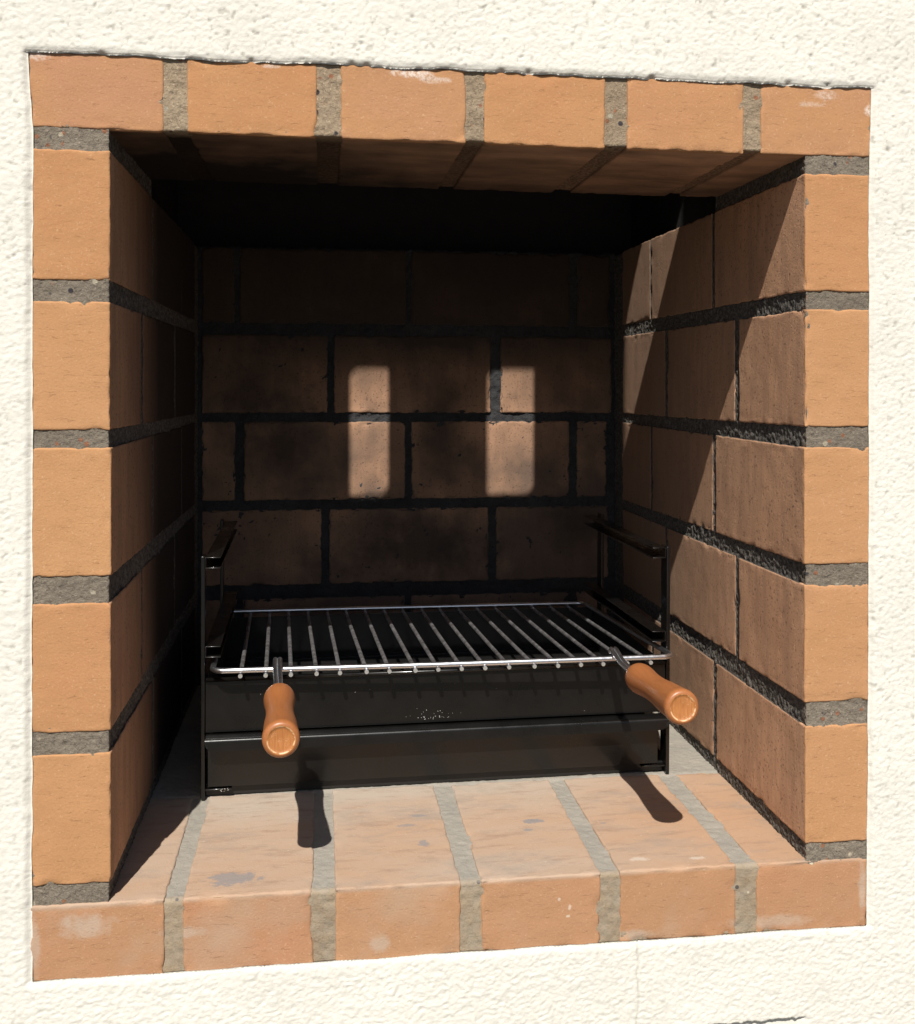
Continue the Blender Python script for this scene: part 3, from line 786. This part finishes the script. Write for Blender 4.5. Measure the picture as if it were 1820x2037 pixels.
# white specks: flaked lettering on the guide, crumbs on the tray front
def specks():
    v, f = [], []
    rs = random.Random(3)
    def blob(x, y, z, r):
        b = len(v); k = 6
        v.append((x, y - r * .5, z))
        for i in range(k):
            a = 6.283 * i / k; q = r * rs.uniform(.6, 1.2); v.append((x + q * math.cos(a), y, z + q * math.sin(a)))
        for i in range(k): f.append([b, b + 1 + (i + 1) % k, b + 1 + i])
    for k in range(16): blob(XA + .0185 + rs.uniform(0, .011), Y0 + .0016, .0742 + rs.uniform(-.0018, .0012), .00035)
    for k in range(34): blob(.372 + rs.gauss(0, .018), Y0 + .0022, .1400 + abs(rs.gauss(0, .0055)), rs.uniform(.0002, .0005))
    for k in range(8): blob(rs.uniform(.15, .6), Y0 + .0022, rs.uniform(.14, .19), .0003)
    o = bs('pale_specks', (v, f), M_WHITE, bev=0); o['kind'] = 'stuff'
specks()
BS.rotation_euler = (0, 0, RZr)

# ------------------------------------------------------------------ chromed cooking grate
GR = thing('cooking_grate', 'chromed wire cooking grate with two turned orange-brown wooden handles resting on the black stand', 'grill grate', (.1330, .193, .2070))
def gr(name, vf, mat, smooth=True, parent=None):
    v, f = vf; o = mesh(name, v, f, mat, parent or GR, loc=tuple(GR.location))
    if parent: o.location = (0, 0, 0)
    if smooth:
        for p in o.data.polygons: p.use_smooth = True
        o.data.set_sharp_from_angle(angle=math.radians(55))
    return o
YR = .1940; YB = .538; ZB_ = .1965
def zg(y): return .2084 + (ZB_ - .2084) * (y - YR) / (YB - YR)
DXR = -.0155
def rim():
    pts = []; R = .012
    xa, xb = .1318, .6368
    def arc(cx, cy, a0, a1, n=7):
        return [(cx + R * math.cos(a0 + (a1 - a0) * k / n), cy + R * math.sin(a0 + (a1 - a0) * k / n)) for k in range(n + 1)]
    P = arc(xa + R, YR + R, 1.5 * math.pi, math.pi) + arc(xa + R, YB - R, math.pi, .5 * math.pi) + arc(xb - R, YB - R, .5 * math.pi, 0) + arc(xb - R, YR + R, 0, -.5 * math.pi)
    # subdivide long sides so the rod can bow very slightly
    Q = []
    for k in range(len(P)):
        a, b = P[k], P[(k + 1) % len(P)]; L = math.dist(a, b); n = max(1, int(L / .03))
        for i in range(n): Q.append((a[0] + (b[0] - a[0]) * i / n, a[1] + (b[1] - a[1]) * i / n))
    pts = [(x + DXR * (y - YR) / (YB - YR), y + .0012 * math.sin(x * 7), zg(y) + .0006 * math.cos(x * 9) * (1 if y < .3 else .3)) for x, y in Q]
    gr('rim_rod', tube(pts, .0030, 14, closed=True), M_CHROME)
rim()
FX = [.1612, .1876, .214, .2411, .2659, .2943, .3187, .3467, .3716, .3972, .423, .4495, .4778, .504, .53, .5552, .5826, .6095]
for i, x in enumerate(FX):
    xb = .1478 + (.5975 - .1478) * i / 17 + random.uniform(-.0006, .0006)
    ya = YR - .0042 + random.uniform(-.0006, .0006); zz = -.0050
    pts = [(x, ya, zg(YR) + zz), (x - .0001, YR + .004, zg(YR) + zz), (x + (xb - x) * .3, .30, zg(.30) + zz), (x + (xb - x) * .65, .42, zg(.42) + zz), (xb, YB + .003, zg(YB) + zz)]
    o = gr('cross_wire', tube(pts, .0023, 10), M_DULL)
    o.data.materials.append(M_WIREEND)
    for p in o.data.polygons:
        if len(p.vertices) > 4: p.material_index = 1
def handle(x0, xe, ze, rot, y_end, ys, zs, xs, s):
    # bent double wire hooked over the rim
    tip = Vector((x0, YR + .0035, .2165))
    st = Vector((xs, ys, zs)); en = Vector((xe, y_end, ze)); ax = (en - st).normalized()
    prong = []
    for q in (-.0023, .0023):
        side = Vector((q, 0, 0))
        pts = [Vector((x0, YR + .0065, .2128)) + side, Vector((x0, YR + .0062, .2160)) + side, Vector((x0, YR + .0035, .2182)) + side, Vector((x0, YR - .001, .2180)) + side,
               Vector((x0 * .93 + xs * .07, YR - .012, .2152)) + side, Vector((x0 * .7 + xs * .3, YR - .030, .2110)) + side * 1.0, st - ax * .006 + side, st + ax * .012 + side * .6]
        prong.append(tube(pts, .0025, 10))
    hk = gr('handle_shank', join(*prong), M_CHROME)
    L = (en - st).length
    R1, R2, Rw = .0153, .0164, .0130
    prof = [(0, 0.0), (0, .006), (.0006, .0092), (.0022, .0118), (.0050, .0138), (.009, .0149), (.014, R1), (.020, .0152), (.028, .0146), (.038, .0137), (.050, .0131), (.062, Rw), (.074, .0132), (.085, .0139), (.094, .0146), (.105, .0151), (.115, .0155)]
    prof += [(L - .014, .0158), (L - .009, .0163), (L - .0055, R2), (L - .003, .0161), (L - .0012, .0152), (L - .0003, .0140), (L, .0128)]
    wd = gr('wooden_handle', lathe(prof, st, ax, 48), M_WOOD)
    e2 = [(L, .0128), (L + .0001, .0118), (L - .0005, .0113), (L - .0007, .009), (L - .0011, .005), (L - .0013, 0)]
    v, f = lathe(e2, st, ax, 48)
    cap = mesh('handle_end', v, f, M_WOODEND, None, smooth=True, loc=tuple(en))
    cap.parent = wd; cap.location = en - Vector(GR.location)
    return wd
handle(.1998, .2118, .2052, 0, -.0195, .121, .2022, .2045, 1)
handle(.5683, .5722, .2190, 0, -.018, .121, .2095, .5715, -1)
